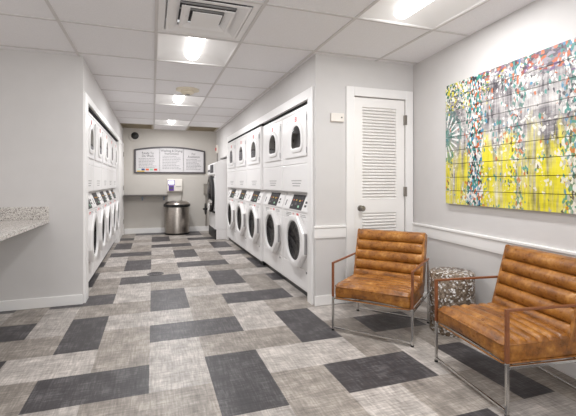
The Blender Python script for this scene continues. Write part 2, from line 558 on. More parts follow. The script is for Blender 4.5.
# machine surrounds: posts and header
mb = MB()
mb.box(XR - 0.02, XR + 0.1, RU0 - 0.12, RU0 - 0.004, 0, ZT + 0.09)
mb.box(XR - 0.02, XR + 0.1, RU0 - 0.004, RU1 + 0.004, ZT - 0.008, ZT + 0.09)
mb.box(XR - 0.02, XR + 0.1, RU1 + 0.004, RU1 + 0.085, 0, ZT + 0.09)
struct(mb.build('trim_3', 'trim'))
mb = MB()
mb.box(XL - 0.1, XL + 0.02, YP + 0.02, LU0 - 0.004, 0, ZT + 0.05)
mb.box(XL - 0.1, XL + 0.02, LU0 - 0.004, LU1 + 0.004, 2.022, ZT + 0.05)
mb.box(XL - 0.1, XL + 0.02, LU1 + 0.004, LU1 + 0.12, 0, ZT + 0.05)
struct(mb.build('trim_4', 'trim'))

# ---- louvred closet door
d = struct(empty('door_1', ((DX0 + DX1) / 2, YA, 0)))
def dpart(mb, name, mat, **k):
    o = mb.build(name, mat, **k)
    o.parent = d; o.matrix_parent_inverse = Matrix.Translation((-(DX0 + DX1) / 2, -YA, 0))
    return o
mb = MB()
cw = 0.09
mb.box(DX0 - cw, DX0, YA - 0.02, YA, 0, DZ + cw)
mb.box(DX1, DX1 + cw - 0.006, YA - 0.02, YA, 0, DZ + cw)
mb.box(DX0, DX1, YA - 0.02, YA, DZ, DZ + cw)
dpart(mb, 'door_casing', 'trim', bevel=0.004)
mb = MB()
g = 0.004
sx0, sx1, sz0, sz1 = DX0 + g, DX1 - g, 0.012, DZ - 0.006
lx0, lx1 = 2.012, 2.412
ya, yb = YA + 0.012, YA + 0.045
mb.box(sx0, lx0, ya, yb, sz0, sz1)
mb.box(lx1, sx1, ya, yb, sz0, sz1)
mb.box(lx0, lx1, ya, yb, 1.965, sz1)
mb.box(lx0, lx1, ya, yb, 0.885, 1.02)
mb.box(lx0, lx1, ya, yb, sz0, 0.22)
dpart(mb, 'door_slab', 'door')
for z0, z1 in ((1.02, 1.965), (0.22, 0.885)):
    mb = MB()
    mb.box(lx0, lx1, yb - 0.004, yb, z0, z1)
    n = int((z1 - z0) / 0.0315)
    st = (z1 - z0) / n
    for k in range(n):
        z = z0 + st * k
        mb.prism([(ya + 0.002, z + 0.002), (ya + 0.002, z + 0.009), (yb - 0.006, z + st + 0.001), (yb - 0.006, z + st - 0.006)], 'x', lx0, lx1)
    dpart(mb, 'louver_panel', 'door')
mb = MB().lathe([(0.0, 0.0), (0.03, 0.0), (0.03, -0.008), (0.011, -0.012), (0.011, -0.035), (0.026, -0.045), (0.029, -0.058), (0.022, -0.07), (0.0, -0.072)], (1.985, ya, 0.935), 24, 'y')
dpart(mb, 'door_knob', 'nickel', smooth=40)
for z in (0.25, 1.05, 1.80):
    dpart(MB().box(DX1 - 0.016, DX1 + 0.006, YA - 0.026, YA + 0.008, z, z + 0.1), 'hinge', 'nickel')

# ---- white door at the far end of the left corridor wall
d2 = struct(empty('door_2', (XL, 9.2, 0)))
E0, E1 = LU1 + 0.16, YB - 0.06
def d2part(mb, name, mat, **k):
    o = mb.build(name, mat, **k)
    o.parent = d2; o.matrix_parent_inverse = Matrix.Translation((-XL, -9.2, 0))
d2part(MB().box(XL, XL + 0.022, E0 - 0.03, E0 + 0.05, 0, 2.08).box(XL, XL + 0.022, E1 - 0.06, E1, 0, 2.08).box(XL, XL + 0.022, E0 + 0.05, E1 - 0.06, 2.0, 2.08), 'door_casing', 'trim')
d2part(MB().box(XL, XL + 0.014, E0 + 0.053, E1 - 0.063, 0.012, 1.996), 'door_slab', 'door')
for z in (0.25, 1.02, 1.78):
    d2part(MB().box(XL + 0.02, XL + 0.032, E1 - 0.075, E1 - 0.05, z, z + 0.1), 'hinge', 'nickel')

# ------------------------------------------------------------------ stacked washer-dryers
def oval(cx, cz, a, b, n, pw=2.0):
    out = []
    for i in range(n):
        t = 2 * PI * i / n
        c, s = math.cos(t), math.sin(t)
        out.append((cx + a * abs(c) ** (2 / pw) * (1 if c >= 0 else -1), cz + b * abs(s) ** (2 / pw) * (1 if s >= 0 else -1)))
    return out
def arch(cx, z0, z1, hw, n=14, r=0.05):
    """arched window outline: round top, small round bottom corners"""
    pts = []
    rise = min(hw, 0.62 * (z1 - z0))
    zt = z1 - rise
    for i in range(n + 1):
        a = PI * i / n
        pts.append((cx + hw * math.cos(a), zt + rise * math.sin(a)))
    for i in range(7):
        a = PI + PI / 2 * i / 6
        pts.append((cx - hw + r + r * math.cos(a), z0 + r + r * math.sin(a)))
    for i in range(7):
        a = 1.5 * PI + PI / 2 * i / 6
        pts.append((cx + hw - r + r * math.cos(a), z0 + r + r * math.sin(a)))
    return pts
def ring_at(pts, y): return [(u, y, w) for u, w in pts]

def make_unit(w, o_wash, o_dry, o_disp=0.0):
    root = empty('stacked_washer_dryer', (0, 0, 0))
    h = w / 2 - 0.004
    D = 0.68
    prof = [(0, 0.06), (0, 0.872), (0.075, 1.065), (0.075, 1.082), (0, 1.086), (0, 2.003), (D, 2.003), (D, 0.06)]
    mb = MB().prism(prof, 'x', -h, h)
    mb.build('cabinet', 'enamel', root, 0.006)
    box_obj('toe_kick', 'black', (-h, h, 0.03, D, 0, 0.06), root)
    # lower service panel
    lp = box_obj('service_panel', 'enamel', (-h + 0.012, h - 0.012, -0.008, 0.004, 0.075, 0.285), root, 0.004)
    MB().lathe([(0, 0), (0.011, 0), (0.011, -0.005), (0, -0.006)], (h - 0.07, -0.008, 0.265), 14, 'y').build('lock', 'seal', lp)
    # washer front plate
    fp = box_obj('washer_front', 'enamel', (-h + 0.012, h - 0.012, -0.008, 0.004, 0.295, 0.782), root, 0.004)
    # washer door: eight-sided bezel round a bowl of dark glass
    cx, cz = o_wash, 0.57
    hwx, hwz = 0.295 * w / 0.868, 0.272
    n = 48
    def octo(s, y, kx=1.0):
        return ring_at([(cx + (hwx * s * kx) * math.cos(t) / max(abs(math.cos(t)), abs(math.sin(t)), (abs(math.cos(t)) + abs(math.sin(t))) / 1.39),
                         cz + (hwz * s) * math.sin(t) / max(abs(math.cos(t)), abs(math.sin(t)), (abs(math.cos(t)) + abs(math.sin(t))) / 1.39)) for t in [2 * PI * i / n for i in range(n)]], y)
    def circ(r, y):
        k = w / 0.868
        return ring_at([(cx + r * k * math.cos(2 * PI * i / n), cz + r * math.sin(2 * PI * i / n)) for i in range(n)], y)
    mb = MB().rings([octo(0.93, -0.008), octo(0.98, -0.025), octo(1.0, -0.062), octo(0.97, -0.076), octo(0.90, -0.081), circ(0.222, -0.078), circ(0.213, -0.071), circ(0.208, -0.045)], True, False)
    wd = mb.build('washer_door', 'enamel', root, smooth=22)
    MB().rings([circ(0.2085, -0.058), circ(0.195, -0.06), circ(0.18, -0.048), circ(0.13, -0.035), circ(0.05, -0.025), circ(0.004, -0.024)], False, True).build('porthole_glass', 'glass', wd, smooth=60)
    MB().box(cx + hwx - 0.02, cx + hwx + 0.005, -0.058, -0.03, cz - 0.105, cz + 0.105).build('handle_or_shade_strip', 'bezel_shade', wd, 0.004)  # grey strip paints in the shaded side of the bezel, no real handle
    box_obj('door_hinge', 'enamel_grey', (cx - hwx - 0.035, cx - hwx + 0.03, -0.028, -0.008, cz - 0.05, cz + 0.05), wd, 0.008)
    # decal strip
    st = box_obj('instruction_strip', 'enamel', (-h + 0.012, h - 0.012, -0.006, 0.004, 0.79, 0.866), root, 0.003)
    for k in range(3):
        MB().box(-0.28, -0.115, -0.0075, -0.006, 0.808 + k * 0.018, 0.815 + k * 0.018).build('printed_line', 'print', st)
        MB().box(-0.06, -0.015, -0.0075, -0.006, 0.807 + k * 0.018, 0.817 + k * 0.018).build('printed_line', 'pink', st)
    for a_, b_, z in ((0.17, 0.33, 0.845), (0.18, 0.335, 0.828)):
        MB().box(a_, b_, -0.0075, -0.006, z, z + 0.006).build('printed_line', 'print', st)
    bd = box_obj('washer_badge', 'red', (0.07, 0.12, -0.010, -0.006, 0.80, 0.856), root)
    MB().box(0.082, 0.108, -0.0115, -0.010, 0.834, 0.842).box(0.082, 0.108, -0.0115, -0.010, 0.815, 0.823).build('badge_mark', 'paper', bd)
    # sloped control console (along the slope of the cabinet)
    ang = math.atan2(0.075, 0.193)
    def slope(mb):
        mb.T = Matrix.Translation((0, 0, 0.872)) @ Matrix.Rotation(-ang, 4, 'X')
        return mb
    SL = math.hypot(0.075, 0.193)
    cp = slope(MB()).box(-0.19, h - 0.02, -0.022, 0.002, 0.004, SL - 0.002).build('control_panel', 'enamel', root, 0.012)
    sc = slope(MB()).box(-0.155, 0.22, -0.026, -0.02, 0.018, SL - 0.016).build('display', 'screen', cp, 0.004)
    for u, z, m, s in ((-0.10, 0.118, 'orange_icon', 0.026), (-0.02, 0.118, 'yellow_icon', 0.028), (0.085, 0.112, 'yellow_icon', 0.034), (0.155, 0.12, 'orange_icon', 0.016), (-0.115, 0.05, 'print', 0.036), (-0.02, 0.07, 'ink', 0.05), (0.085, 0.042, 'green_icon', 0.045), (0.12, 0.085, 'ink', 0.03)):
        slope(MB()).box(u, u + s, -0.0275, -0.0255, z, z + s * 0.55).build('display_icon', m, sc)
    for z in (0.06, 0.10):
        slope(MB()).box(0.275, 0.32, -0.027, -0.02, z, z + 0.022).build('selector_button', 'ink', cp)
    ct = slope(MB()).box(-h + 0.015, -0.205, -0.022, 0.002, 0.004, SL - 0.002).build('coin_panel', 'enamel', root, 0.012)
    slope(MB()).box(-h + 0.10, -h + 0.118, -0.025, -0.02, 0.05, 0.12).build('coin_slot', 'ink', ct)
    # middle panel between washer and dryer
    mp = box_obj('access_panel', 'enamel', (-h + 0.008, h - 0.008, -0.007, 0.004, 1.095, 1.388), root, 0.004)
    for k, n_ in enumerate((7, 6, 5)):
        MB().box(-0.10 + k * 0.02, -0.10 + k * 0.02 + n_ * 0.045, -0.0082, -0.007, 1.21 - k * 0.028, 1.218 - k * 0.028).build('printed_line', 'print', mp)
    # dryer: front plate, door with arched window
    box_obj('dryer_front', 'enamel', (-h + 0.008, h - 0.008, -0.007, 0.004, 1.398, 1.955), root, 0.004)
    box_obj('top_panel', 'enamel', (-h + 0.008, h - 0.008, -0.007, 0.004, 1.965, 1.999), root, 0.004)
    box_obj('gap_shade_strip', 'flat_black', (-h - 0.003, h + 0.003, 0.008 if w > 0.8 else -0.036, 0.06, 2.003, 2.045 if w > 0.8 else 2.021), root)  # solid black strip, paints in the shade of the slot under the header
    dd = box_obj('dryer_door', 'enamel', (-0.30, h - 0.05, -0.024, -0.006, 1.47, 1.925), root, 0.008)
    wx, z0, z1, hw = o_dry, 1.565, 1.815, 0.15 * w / 0.868
    A = lambda e, y: ring_at(arch(wx, z0 - e, z1 + e, hw + e, r=0.05 + max(e, -0.04)), y)
    MB().rings([A(0.045, -0.022), A(0.04, -0.036), A(0.02, -0.041), A(0.0, -0.039), A(-0.006, -0.034)], False, False).build('window_frame', 'enamel', dd, smooth=40)
    MB().rings([A(-0.004, -0.0345), A(-0.03, -0.036)], False, True).build('window_glass', 'glass', dd, smooth=40)
    for z in (1.50, 1.83):
        box_obj('hinge', 'enamel_grey', (h - 0.052, h - 0.04, -0.027, -0.006, z, z + 0.06), dd)
    bd = box_obj('dryer_badge', 'red', (0.06, 0.11, -0.0265, -0.022, 1.858, 1.91), dd)
    MB().box(0.072, 0.098, -0.028, -0.0265, 1.872, 1.88).box(0.072, 0.098, -0.028, -0.0265, 1.89, 1.898).build('badge_mark', 'paper', bd)
    for a_, b_, z in ((-0.24, -0.18, 1.885), (-0.24, -0.19, 1.868), (0.25, 0.29, 1.885)):
        MB().box(a_, b_, -0.0255, -0.024, z, z + 0.007).build('printed_line', 'enamel_grey', dd)
    return root

ORD = ['nearest the camera', 'second from the camera', 'in the middle', 'fourth from the camera', 'farthest from the camera']
protoR = make_unit(RUW, 0.128, 0.115)
for k in range(NU):
    o = protoR if k == 0 else copy_tree(protoR)
    off = 0.012 if k < 2 else -0.02
    o.location = (XR + off, RU0 + RUW * (k + 0.5), 0)
    o.rotation_euler = (0, 0, -PI / 2)
    tag(o, 'white stacked washer and dryer %s in the right-hand row' % ORD[k], 'washing machine', 'stacked washer dryers in the right row')
protoL = make_unit(LUW, 0.04, 0.055)
for k in range(NU):
    o = protoL if k == 0 else copy_tree(protoL)
    o.location = (XL - 0.04, LU0 + LUW * (k + 0.5), 0)
    o.rotation_euler = (0, 0, PI / 2)
    tag(o, 'white stacked washer and dryer %s in the left-hand row' % ORD[k], 'washing machine', 'stacked washer dryers in the left row')

# ------------------------------------------------------------------ large front-loading washer
def big_washer():
    w = BW1 - BW0 - 0.02
    h = w / 2
    root = empty('commercial_washer', (1.235, (BW0 + BW1) / 2, 0), -PI / 2)
    tag(root, 'large white washer with black porthole beyond the right-hand row, by the back wall', 'washing machine')
    mb = MB().prism([(0, 0.2), (0, 1.60), (0.05, 1.625), (0.25, 1.70), (0.9, 1.70), (0.9, 0.2)], 'x', -h, h)
    mb.build('cabinet', 'enamel', root, 0.008)
    box_obj('plinth', 'enamel', (-h, h, 0.02, 0.9, 0, 0.2), root)
    box_obj('kick_plate', 'black', (-h, h, -0.004, 0.02, 0, 0.21), root)
    cp = box_obj('control_panel', 'enamel', (-h + 0.02, h - 0.01, -0.03, 0.004, 1.36, 1.59), root, 0.01)
    box_obj('display', 'screen', (-0.02, h - 0.06, -0.036, -0.028, 1.40, 1.57), cp)
    for q in range(3):
        MB().lathe([(0, 0), (0.02, 0), (0.02, -0.015), (0, -0.016)], (-0.30 + q * 0.1, -0.03, 1.45), 16, 'y').build('button', 'ink', cp)
    MB().box(-0.36, -0.28, -0.03, 0.0, 1.28, 1.33).box(0.2, 0.34, -0.008, 0.0, 1.28, 1.33).build('label_plate', 'ink', root)
    cz = 0.94
    dr = MB().lathe([(0.40, 0.0), (0.40, -0.04), (0.38, -0.06), (0.31, -0.065), (0.29, -0.05)], (0, 0, cz), 48, 'y', False).build('porthole_door', 'black', root, smooth=40)
    MB().lathe([(0.30, -0.05), (0.22, -0.085), (0.1, -0.105), (0.0, -0.11)], (0, 0, cz), 40, 'y', False).build('porthole_glass', 'glass', dr, smooth=60)
    hd = MB().tube([(0.30, -0.06, cz - 0.12), (0.33, -0.11, cz - 0.2), (0.34, -0.12, cz - 0.34)], 0.028).build('handle_or_shade_strip', 'chrome', dr, smooth=50)
    MB().lathe([(0, 0), (0.07, 0.0), (0.07, -0.05), (0.04, -0.07), (0, -0.07)], (0.30, -0.05, cz - 0.17), 24, 'y').build('handle_hub', 'chrome', hd, smooth=40)
    MB().lathe([(0.0, 0), (0.13, 0), (0.13, -0.02), (0.115, -0.025), (0.0, -0.03)], (-0.30, -0.09, cz - 0.35), 30, 'y').tube([(-0.30, 0.0, cz - 0.35), (-0.30, -0.16, cz - 0.35)], 0.02).build('drain_wheel', 'black', root, smooth=40)
    box_obj('handle_bar', 'black', (-h + 0.03, h - 0.02, -0.03, 0.0, 0.545, 0.585), root, 0.008)
    return root
big_washer()

# ------------------------------------------------------------------ armchairs
def inset(poly, e):
    """offset a closed polygon inward by e"""
    n = len(poly)
    area = sum(poly[i][0] * poly[(i + 1) % n][1] - poly[(i + 1) % n][0] * poly[i][1] for i in range(n))
    sg = 1 if area > 0 else -1
    out = []
    for i in range(n):
        a, b, c = Vector(poly[i - 1]), Vector(poly[i]), Vector(poly[(i + 1) % n])
        t = (c - a)
        if t.length < 1e-9: out.append(tuple(b)); continue
        t.normalize()
        nrm = Vector((-t.y, t.x)) * sg
        out.append(tuple(b + nrm * e))
    return out
def cushion(poly, hw, r=0.02, crown=0.0):
    mb = MB()
    st = []
    for k in range(6):
        a = PI / 2 * k / 5
        st.append((hw - r + r * math.sin(a), r - r * math.cos(a)))
    st = [(x, e) for x, e in st][::-1]
    xs = [(-x, e) for x, e in st] + [(-hw + r + (2 * hw - 2 * r) * q / 12, 0.0) for q in range(1, 12)] + st[::-1]
    rs = []
    for x, e in xs:
        p = inset(poly, e)
        c = crown * (1 - (x / hw) ** 2)
        rs.append([(x, y, z + c) for y, z in p])
    return mb.rings(rs)
def channels(p0, p1, nrm, n, depth, per=10):
    """points along a channelled edge from p0 to p1 bulging along nrm"""
    p0, p1, nrm = Vector(p0), Vector(p1), Vector(nrm)
    out = []
    for k in range(n):
        for q in range(per):
            t = (k + q / per) / n
            s = abs(math.sin(PI * q / per)) ** 0.42
            out.append(tuple(p0.lerp(p1, t) + nrm * depth * s))
    out.append(tuple(p1))
    return out

def make_chair():
    root = empty('armchair', (0, 0, 0))
    hw = 0.300
    # seat: channels run across the width
    top = channels((0.025, 0.360), (0.50, 0.362), (0, 1), 7, 0.02, 8)
    poly = [(0.50, 0.262), (0.04, 0.257), (0.018, 0.264), (0.006, 0.28), (0.003, 0.315), (0.008, 0.35)] + top
    cushion(poly, hw, 0.024, 0.018).build('seat', 'leather', root, smooth=38)
    pp = lambda z, y: [(-hw + 0.006, 0.46, z), (-hw + 0.004, 0.02, z), (-hw + 0.02, y, z), (hw - 0.02, y, z), (hw - 0.004, 0.02, z), (hw - 0.006, 0.46, z)]
    seat = [c for c in root.children if c.name.startswith('seat')][0]
    MB().tube(pp(0.358, 0.006), 0.006, 8).build('piping', 'leather', seat, smooth=60)
    MB().tube(pp(0.264, 0.010), 0.005, 8).build('piping', 'leather', seat, smooth=60)
    # backrest
    b0, b1 = Vector((0.430, 0.345)), Vector((0.545, 0.762))
    dirv = (b1 - b0).normalized()
    fn = Vector((-dirv.y, dirv.x))     # towards the sitter
    front = channels(b0, b1, fn, 5, 0.030, 14)
    th = 0.075
    e1, e0 = b1 - fn * th, b0 - fn * th
    topc = [tuple(b1.lerp(e1, t) + dirv * 0.014 * math.sin(PI * t)) for t in (0.15, 0.35, 0.6, 0.85)]
    poly = [tuple(p) for p in front] + topc + [tuple(e1)] + [tuple(e1.lerp(e0, t)) for t in (0.3, 0.6)] + [tuple(e0)]
    cushion(poly, hw - 0.006, 0.022).build('backrest', 'leather', root, smooth=38)
    fq = [b0 - dirv * 0.0 + fn * 0.019, b1 + fn * 0.017, b1 + dirv * 0.008 + fn * 0.004, e1 + dirv * 0.006 + fn * 0.01, e1 - fn * 0.003, e0 - fn * 0.003]
    for sg in (-1, 1):
        MB().prism([tuple(q) for q in fq], 'x', sg * (hw + 0.001), sg * (hw - 0.02)).build('side_panel', 'leather', root, 0.006)
    # frame
    fx = 0.315
    yr = 0.57
    s = 0.008
    for sg in (-1, 1):
        x = sg * fx
        MB().box(x - s, x + s, 0.012 - s, 0.012 + s, 0.0, 0.274).build('leg', 'chrome', root, 0.002)
        MB().box(x - s, x + s, yr - s, yr + s, 0.0, 0.54).build('leg', 'chrome', root, 0.002)
        MB().box(x - s, x + s, 0.022, yr - s, 0.244, 0.26).build('side_rail', 'chrome', root, 0.002)
        mb = MB()
        mb.box(x - 0.009, x + 0.009, 0.002, 0.022, 0.274, 0.552)
        mb.box(x - 0.009, x + 0.009, 0.022, yr + 0.010, 0.538, 0.552)
        mb.build('arm', 'leather_dark', root, 0.004)
        for y in (0.012, yr):
            MB().lathe([(0.012, 0), (0.012, 0.012)], (x, y, 0), 12).build('foot', 'black', root)
    for y in (0.012, yr):
        MB().box(-fx + s, fx - s, y - 0.006, y + 0.007, 0.018, 0.032).build('floor_bar', 'chrome', root, 0.002)
    MB().box(-fx + s, fx - s, 0.05, 0.064, 0.24, 0.256).box(-fx + s, fx - s, 0.44, 0.454, 0.24, 0.256).build('seat_support', 'chrome', root, 0.002)
    return root
ch = make_chair()
def set_chair(o, fl, fr, back):
    o.location = ((fl[0] + fr[0]) / 2, (fl[1] + fr[1]) / 2, 0)
    o.rotation_euler = (0, 0, math.atan2(-back[0], back[1]))
set_chair(ch, (1.372, 2.868), (1.777, 2.385), (0.766, 0.643))
tag(ch, 'tan channelled leather armchair with chrome legs in front of the louvred door', 'armchair', 'tan leather armchairs')
c2 = copy_tree(ch)
set_chair(c2, (1.776, 2.145), (1.698, 1.520), (0.990, -0.130))
tag(c2, 'tan channelled leather armchair below the abstract wall art, cut by the photo edge', 'armchair', 'tan leather armchairs')

# ------------------------------------------------------------------ mosaic drum table
t = MB().lathe([(0.0, 0.0), (0.168, 0.0), (0.172, 0.006), (0.172, 0.462), (0.168, 0.472), (0.16, 0.476), (0.0, 0.476)], (0, 0, 0), 48).build('drum_table', 'mosaic', None, smooth=40, loc=(2.300, 2.57, 0))
tag(t, 'speckled brown and silver mosaic drum table between the two armchairs', 'side table')

# ------------------------------------------------------------------ wall art
root = empty('wall_art', (RW[0] + math.cos(TH) * 0.60, RW[1] + math.sin(TH) * 0.60, 1.005), TH)
tag(root, 'large abstract yellow, grey and teal art on planks hung on the right wall', 'painting')
NP, ALEN, AH = 9, 2.0, 1.068
for k in range(NP):
    z0 = AH / NP * k
    e = 0.0018
    mb = MB().box(0, ALEN, -0.034, -0.012, z0 + e * 1.2, z0 + AH / NP - e * 1.2)
    mb.build('plank', 'art', root)
MB().box(0.03, ALEN - 0.03, -0.012, 0.001, 0.03, AH - 0.03).build('backing', 'flat_black', root)

# ------------------------------------------------------------------ granite counter
root = empty('countertop', (-1.55, 3.198, 0.80))
tag(root, 'speckled grey granite counter with a low backsplash at the left edge', 'counter')
c0 = MB().box(-0.65, 0.608, -1.2, 1.1, 0.01, 0.045).build('slab', 'granite', root, 0.004)
MB().box(-0.65, 0.608, 1.078, 1.1, 0.045, 0.165).build('backsplash', 'granite', root, 0.003)
box_obj('end_support', 'wall', (-0.645, -0.60, -1.15, 1.098, -0.80, 0.01), root)

# ------------------------------------------------------------------ back wall objects
# sign board with arched top
SX0, SX1, SZ0 = -0.41, 1.215, 1.405
root = empty('notice_board', (0, YB, 0))
tag(root, 'wide notice board with arched top and three printed panels on the back wall', 'sign')
def ztop(x):
    u = (x - (SX0 + SX1) / 2) / ((SX1 - SX0) / 2)
    return 2.045 - 0.085 * u * u
xs = [SX0 + (SX1 - SX0) * k / 24 for k in range(25)]
outer = [(SX0, SZ0), (SX1, SZ0)] + [(x, ztop(x)) for x in xs[::-1]]
fr = 0.036
ix = [SX0 + fr + (SX1 - SX0 - 2 * fr) * k / 24 for k in range(25)]
inner = [(SX0 + fr, SZ0 + fr), (SX1 - fr, SZ0 + fr)] + [(x, ztop(x) - fr) for x in ix[::-1]]
MB().rings([ring_at(outer, 0.0), ring_at(outer, -0.035), ring_at(inner, -0.035), ring_at(inner, -0.012)], True, False).build('frame', 'leadgrey', root, smooth=30)
cuts = [SX0 + fr, 0.155, 0.70, SX1 - fr]
titles = [('Ready To', 'Do Wash'), ('Washing & Drying', 'Instructions'), ('For', 'Assistance')]
rng = random.Random(9)
for k in range(3):
    a, b = cuts[k] + 0.004, cuts[k + 1] - 0.004
    xx = [a + (b - a) * q / 10 for q in range(11)]
    p = [(a, SZ0 + fr), (b, SZ0 + fr)] + [(x, ztop(x) - fr - 0.002) for x in xx[::-1]]
    pan = MB().prism(p, 'y', -0.02, -0.008).build('panel', 'paper', root)
    xc = (a + b) / 2
    zt = min(ztop(a), ztop(b)) - fr
    text_obj('title', titles[k][0], 0.075, 'ink', pan, (xc, -0.0215, zt - 0.055), sx=0.9)
    text_obj('title', titles[k][1], 0.075, 'ink', pan, (xc, -0.0215, zt - 0.122), sx=0.9)
    mb = MB()
    z = zt - 0.19
    while z > SZ0 + fr + (0.085 if k == 0 else 0.05):
        x = a + 0.06
        end = b - 0.05 - rng.uniform(0, 0.12)
        while x < end:
            ww = rng.uniform(0.02, 0.06)
            mb.box(x, min(x + ww, end), -0.021, -0.0199, z, z + 0.013)
            x += ww + 0.010
        z -= 0.034 if k != 1 else 0.037
    mb.build('body_text', 'lightink', pan)
    if k == 0:
        for q, m in enumerate(('pale_icon', 'blue_icon', 'orange_icon', 'green_icon', 'red')):
            x0 = a + 0.03 + q * 0.092
            MB().box(x0, x0 + 0.07, -0.0212, -0.0199, SZ0 + fr + 0.03, SZ0 + fr + 0.075).build('icon', m, pan)
        MB().box(a + 0.02, a + 0.19, -0.0211, -0.0199, SZ0 + fr + 0.004, SZ0 + fr + 0.026).build('icon', 'yellow_icon', pan)

# dome camera
root = empty('dome_camera', (-0.39, YB, 2.275))
tag(root, 'dark dome camera in a pale ring high on the back wall', 'camera')
MB().lathe([(0.0, 0), (0.145, 0), (0.14, -0.02), (0.10, -0.028), (0.0, -0.028)], (0, 0, 0), 32, 'y').build('mount_ring', 'wall_back', root, smooth=40)
MB().lathe([(0.085, -0.026), (0.078, -0.045), (0.05, -0.058), (0.0, -0.064)], (0, 0, 0), 32, 'y', False).build('dome', 'black', root, smooth=60)

# folding shelf
root = empty('wall_shelf', (-0.15, YB, 0.87))
tag(root, 'dark narrow wall shelf on the back wall left of the bin', 'shelf')
box_obj('board', 'shelf', (-0.47, 0.49, -0.34, 0, 0, 0.036), root, 0.004)
for x in (-0.08, 0.40):
    MB().prism([(0, 0), (-0.14, 0), (-0.14, -0.012), (-0.012, -0.1), (0, -0.1)], 'x', x - 0.012, x + 0.012).build('bracket', 'blue', root)

# steel bin
root = empty('trash_can', (0.535, 9.42, 0))
tag(root, 'round stainless steel trash can with domed lid by the back wall', 'trash can')
MB().lathe([(0.0, 0.0), (0.275, 0.0), (0.28, 0.01), (0.28, 0.035), (0.27, 0.04), (0.0, 0.04)], (0, 0, 0), 48).build('base_ring', 'black', root, smooth=40)
MB().lathe([(0.268, 0.04), (0.268, 0.63), (0.262, 0.64)], (0, 0, 0), 56).build('body', 'stainless', root, smooth=40)
MB().lathe([(0.262, 0.63), (0.296, 0.635), (0.3, 0.65), (0.3, 0.685), (0.293, 0.692), (0.262, 0.692)], (0, 0, 0), 56, cap=False).build('rim', 'black', root, smooth=40)
MB().lathe([(0.29, 0.69), (0.27, 0.725), (0.21, 0.752), (0.13, 0.765), (0.125, 0.752), (0.0, 0.752)], (0, 0, 0), 56).build('lid', 'stainless', root, smooth=50)

# card terminal with purple print
root = empty('payment_terminal', (0.495, YB, 0.96))
tag(root, 'white wall payment terminal with purple panel and small display above the trash can', 'terminal')
MB().prism([(0, 0), (-0.06, 0.0), (-0.10, 0.03), (-0.11, 0.16), (-0.09, 0.30), (-0.05, 0.315), (0, 0.315)], 'x', -0.175, 0.175).build('housing', 'offwhite', root, 0.012)
MB().box(-0.16, 0.0, -0.112, -0.09, 0.16, 0.28).build('screen_surround', 'purple', root, 0.004)
MB().box(-0.145, -0.015, -0.115, -0.11, 0.185, 0.27).build('screen', 'display', root)
MB().box(-0.135, -0.02, -0.113, -0.09, 0.035, 0.155).build('card_panel', 'purple', root, 0.004)
MB().box(-0.11, -0.045, -0.116, -0.112, 0.075, 0.12).build('keypad', 'ink', root)
MB().box(0.03, 0.15, -0.1115, -0.1, 0.13, 0.14).build('card_slot', 'print', root)
cb = MB().tube([(0.665, YB - 0.03, 0.965), (0.665, YB - 0.016, 0.9), (0.655, YB - 0.016, 0.78), (0.68, YB - 0.016, 0.69), (0.76, YB - 0.02, 0.645)], 0.008).build('power_cord', 'greybox', smooth=50)
tag(cb, 'thin grey cord hanging from the payment terminal to the outlet', 'cord')
root = empty('wall_outlet', (0.80, YB, 0.655))
tag(root, 'white electrical outlet with a plug, right of the trash can on the back wall', 'outlet')
MB().box(-0.05, 0.05, -0.008, 0, -0.07, 0.07).build('cover_plate', 'paper', root, 0.003)
MB().box(-0.025, 0.025, -0.05, -0.008, -0.045, 0.0).build('plug', 'offwhite', root, 0.006)
MB().box(-0.02, 0.02, -0.011, -0.008, 0.015, 0.05).build('socket', 'print', root)
root = empty('junction_box', (1.235, YB, 1.03))
tag(root, 'grey metal utility box on the back wall beside the large washer', 'electrical box')
MB().box(-0.055, 0.055, -0.07, 0, -0.13, 0.13).build('body', 'greybox', root, 0.004)
MB().box(-0.05, 0.05, -0.078, -0.07, -0.125, 0.125).build('lid', 'greybox', root, 0.003)
MB().tube([(0, -0.03, -0.13), (0, -0.03, -0.91)], 0.012).build('conduit', 'greybox', root, smooth=50)
root = empty('fire_alarm', (XR + 0.002, 9.52, 2.0))
tag(root, 'small white fire alarm strobe with red lens and conduit on the right wall', 'alarm')
MB().box(-0.04, 0, -0.07, 0.07, -0.1, 0.1).build('body', 'offwhite', root, 0.006)
MB().box(-0.055, -0.04, -0.045, 0.045, -0.04, 0.03).build('strobe_lens', 'red', root, 0.006)
MB().tube([(-0.015, 0, -0.1), (-0.015, 0, -0.36)], 0.012).build('conduit', 'greybox', root, smooth=50)

# sensor by the louvred door
root = empty('wall_sensor', (1.715, YA + 0.002, 1.835))
tag(root, 'small off-white wall sensor box left of the louvred door', 'sensor')
MB().box(-0.07, 0.07, -0.032, 0, -0.042, 0.042).build('housing', 'offwhite', root, 0.006)
MB().lathe([(0, 0), (0.008, 0), (0.008, -0.003), (0, -0.003)], (0.042, -0.032, 0.0), 14, 'y').build('indicator', 'ink', root)

# floor drain
root = empty('floor_drain', (0.035, 5.40, 0))
tag(root, 'round dark metal drain cover set in the corridor floor', 'drain')
MB().lathe([(0.0, 0), (0.105, 0), (0.10, 0.005), (0.09, 0.006), (0.0, 0.006)], (0, 0, 0), 32).build('cover', 'leadgrey', root)
mb = MB()
for k in range(-3, 4):
    hh = math.sqrt(0.08 ** 2 - (k * 0.022) ** 2)
    mb.box(-hh, hh, k * 0.022 - 0.004, k * 0.022 + 0.004, 0.006, 0.0068)
mb.build('slots', 'black', root)

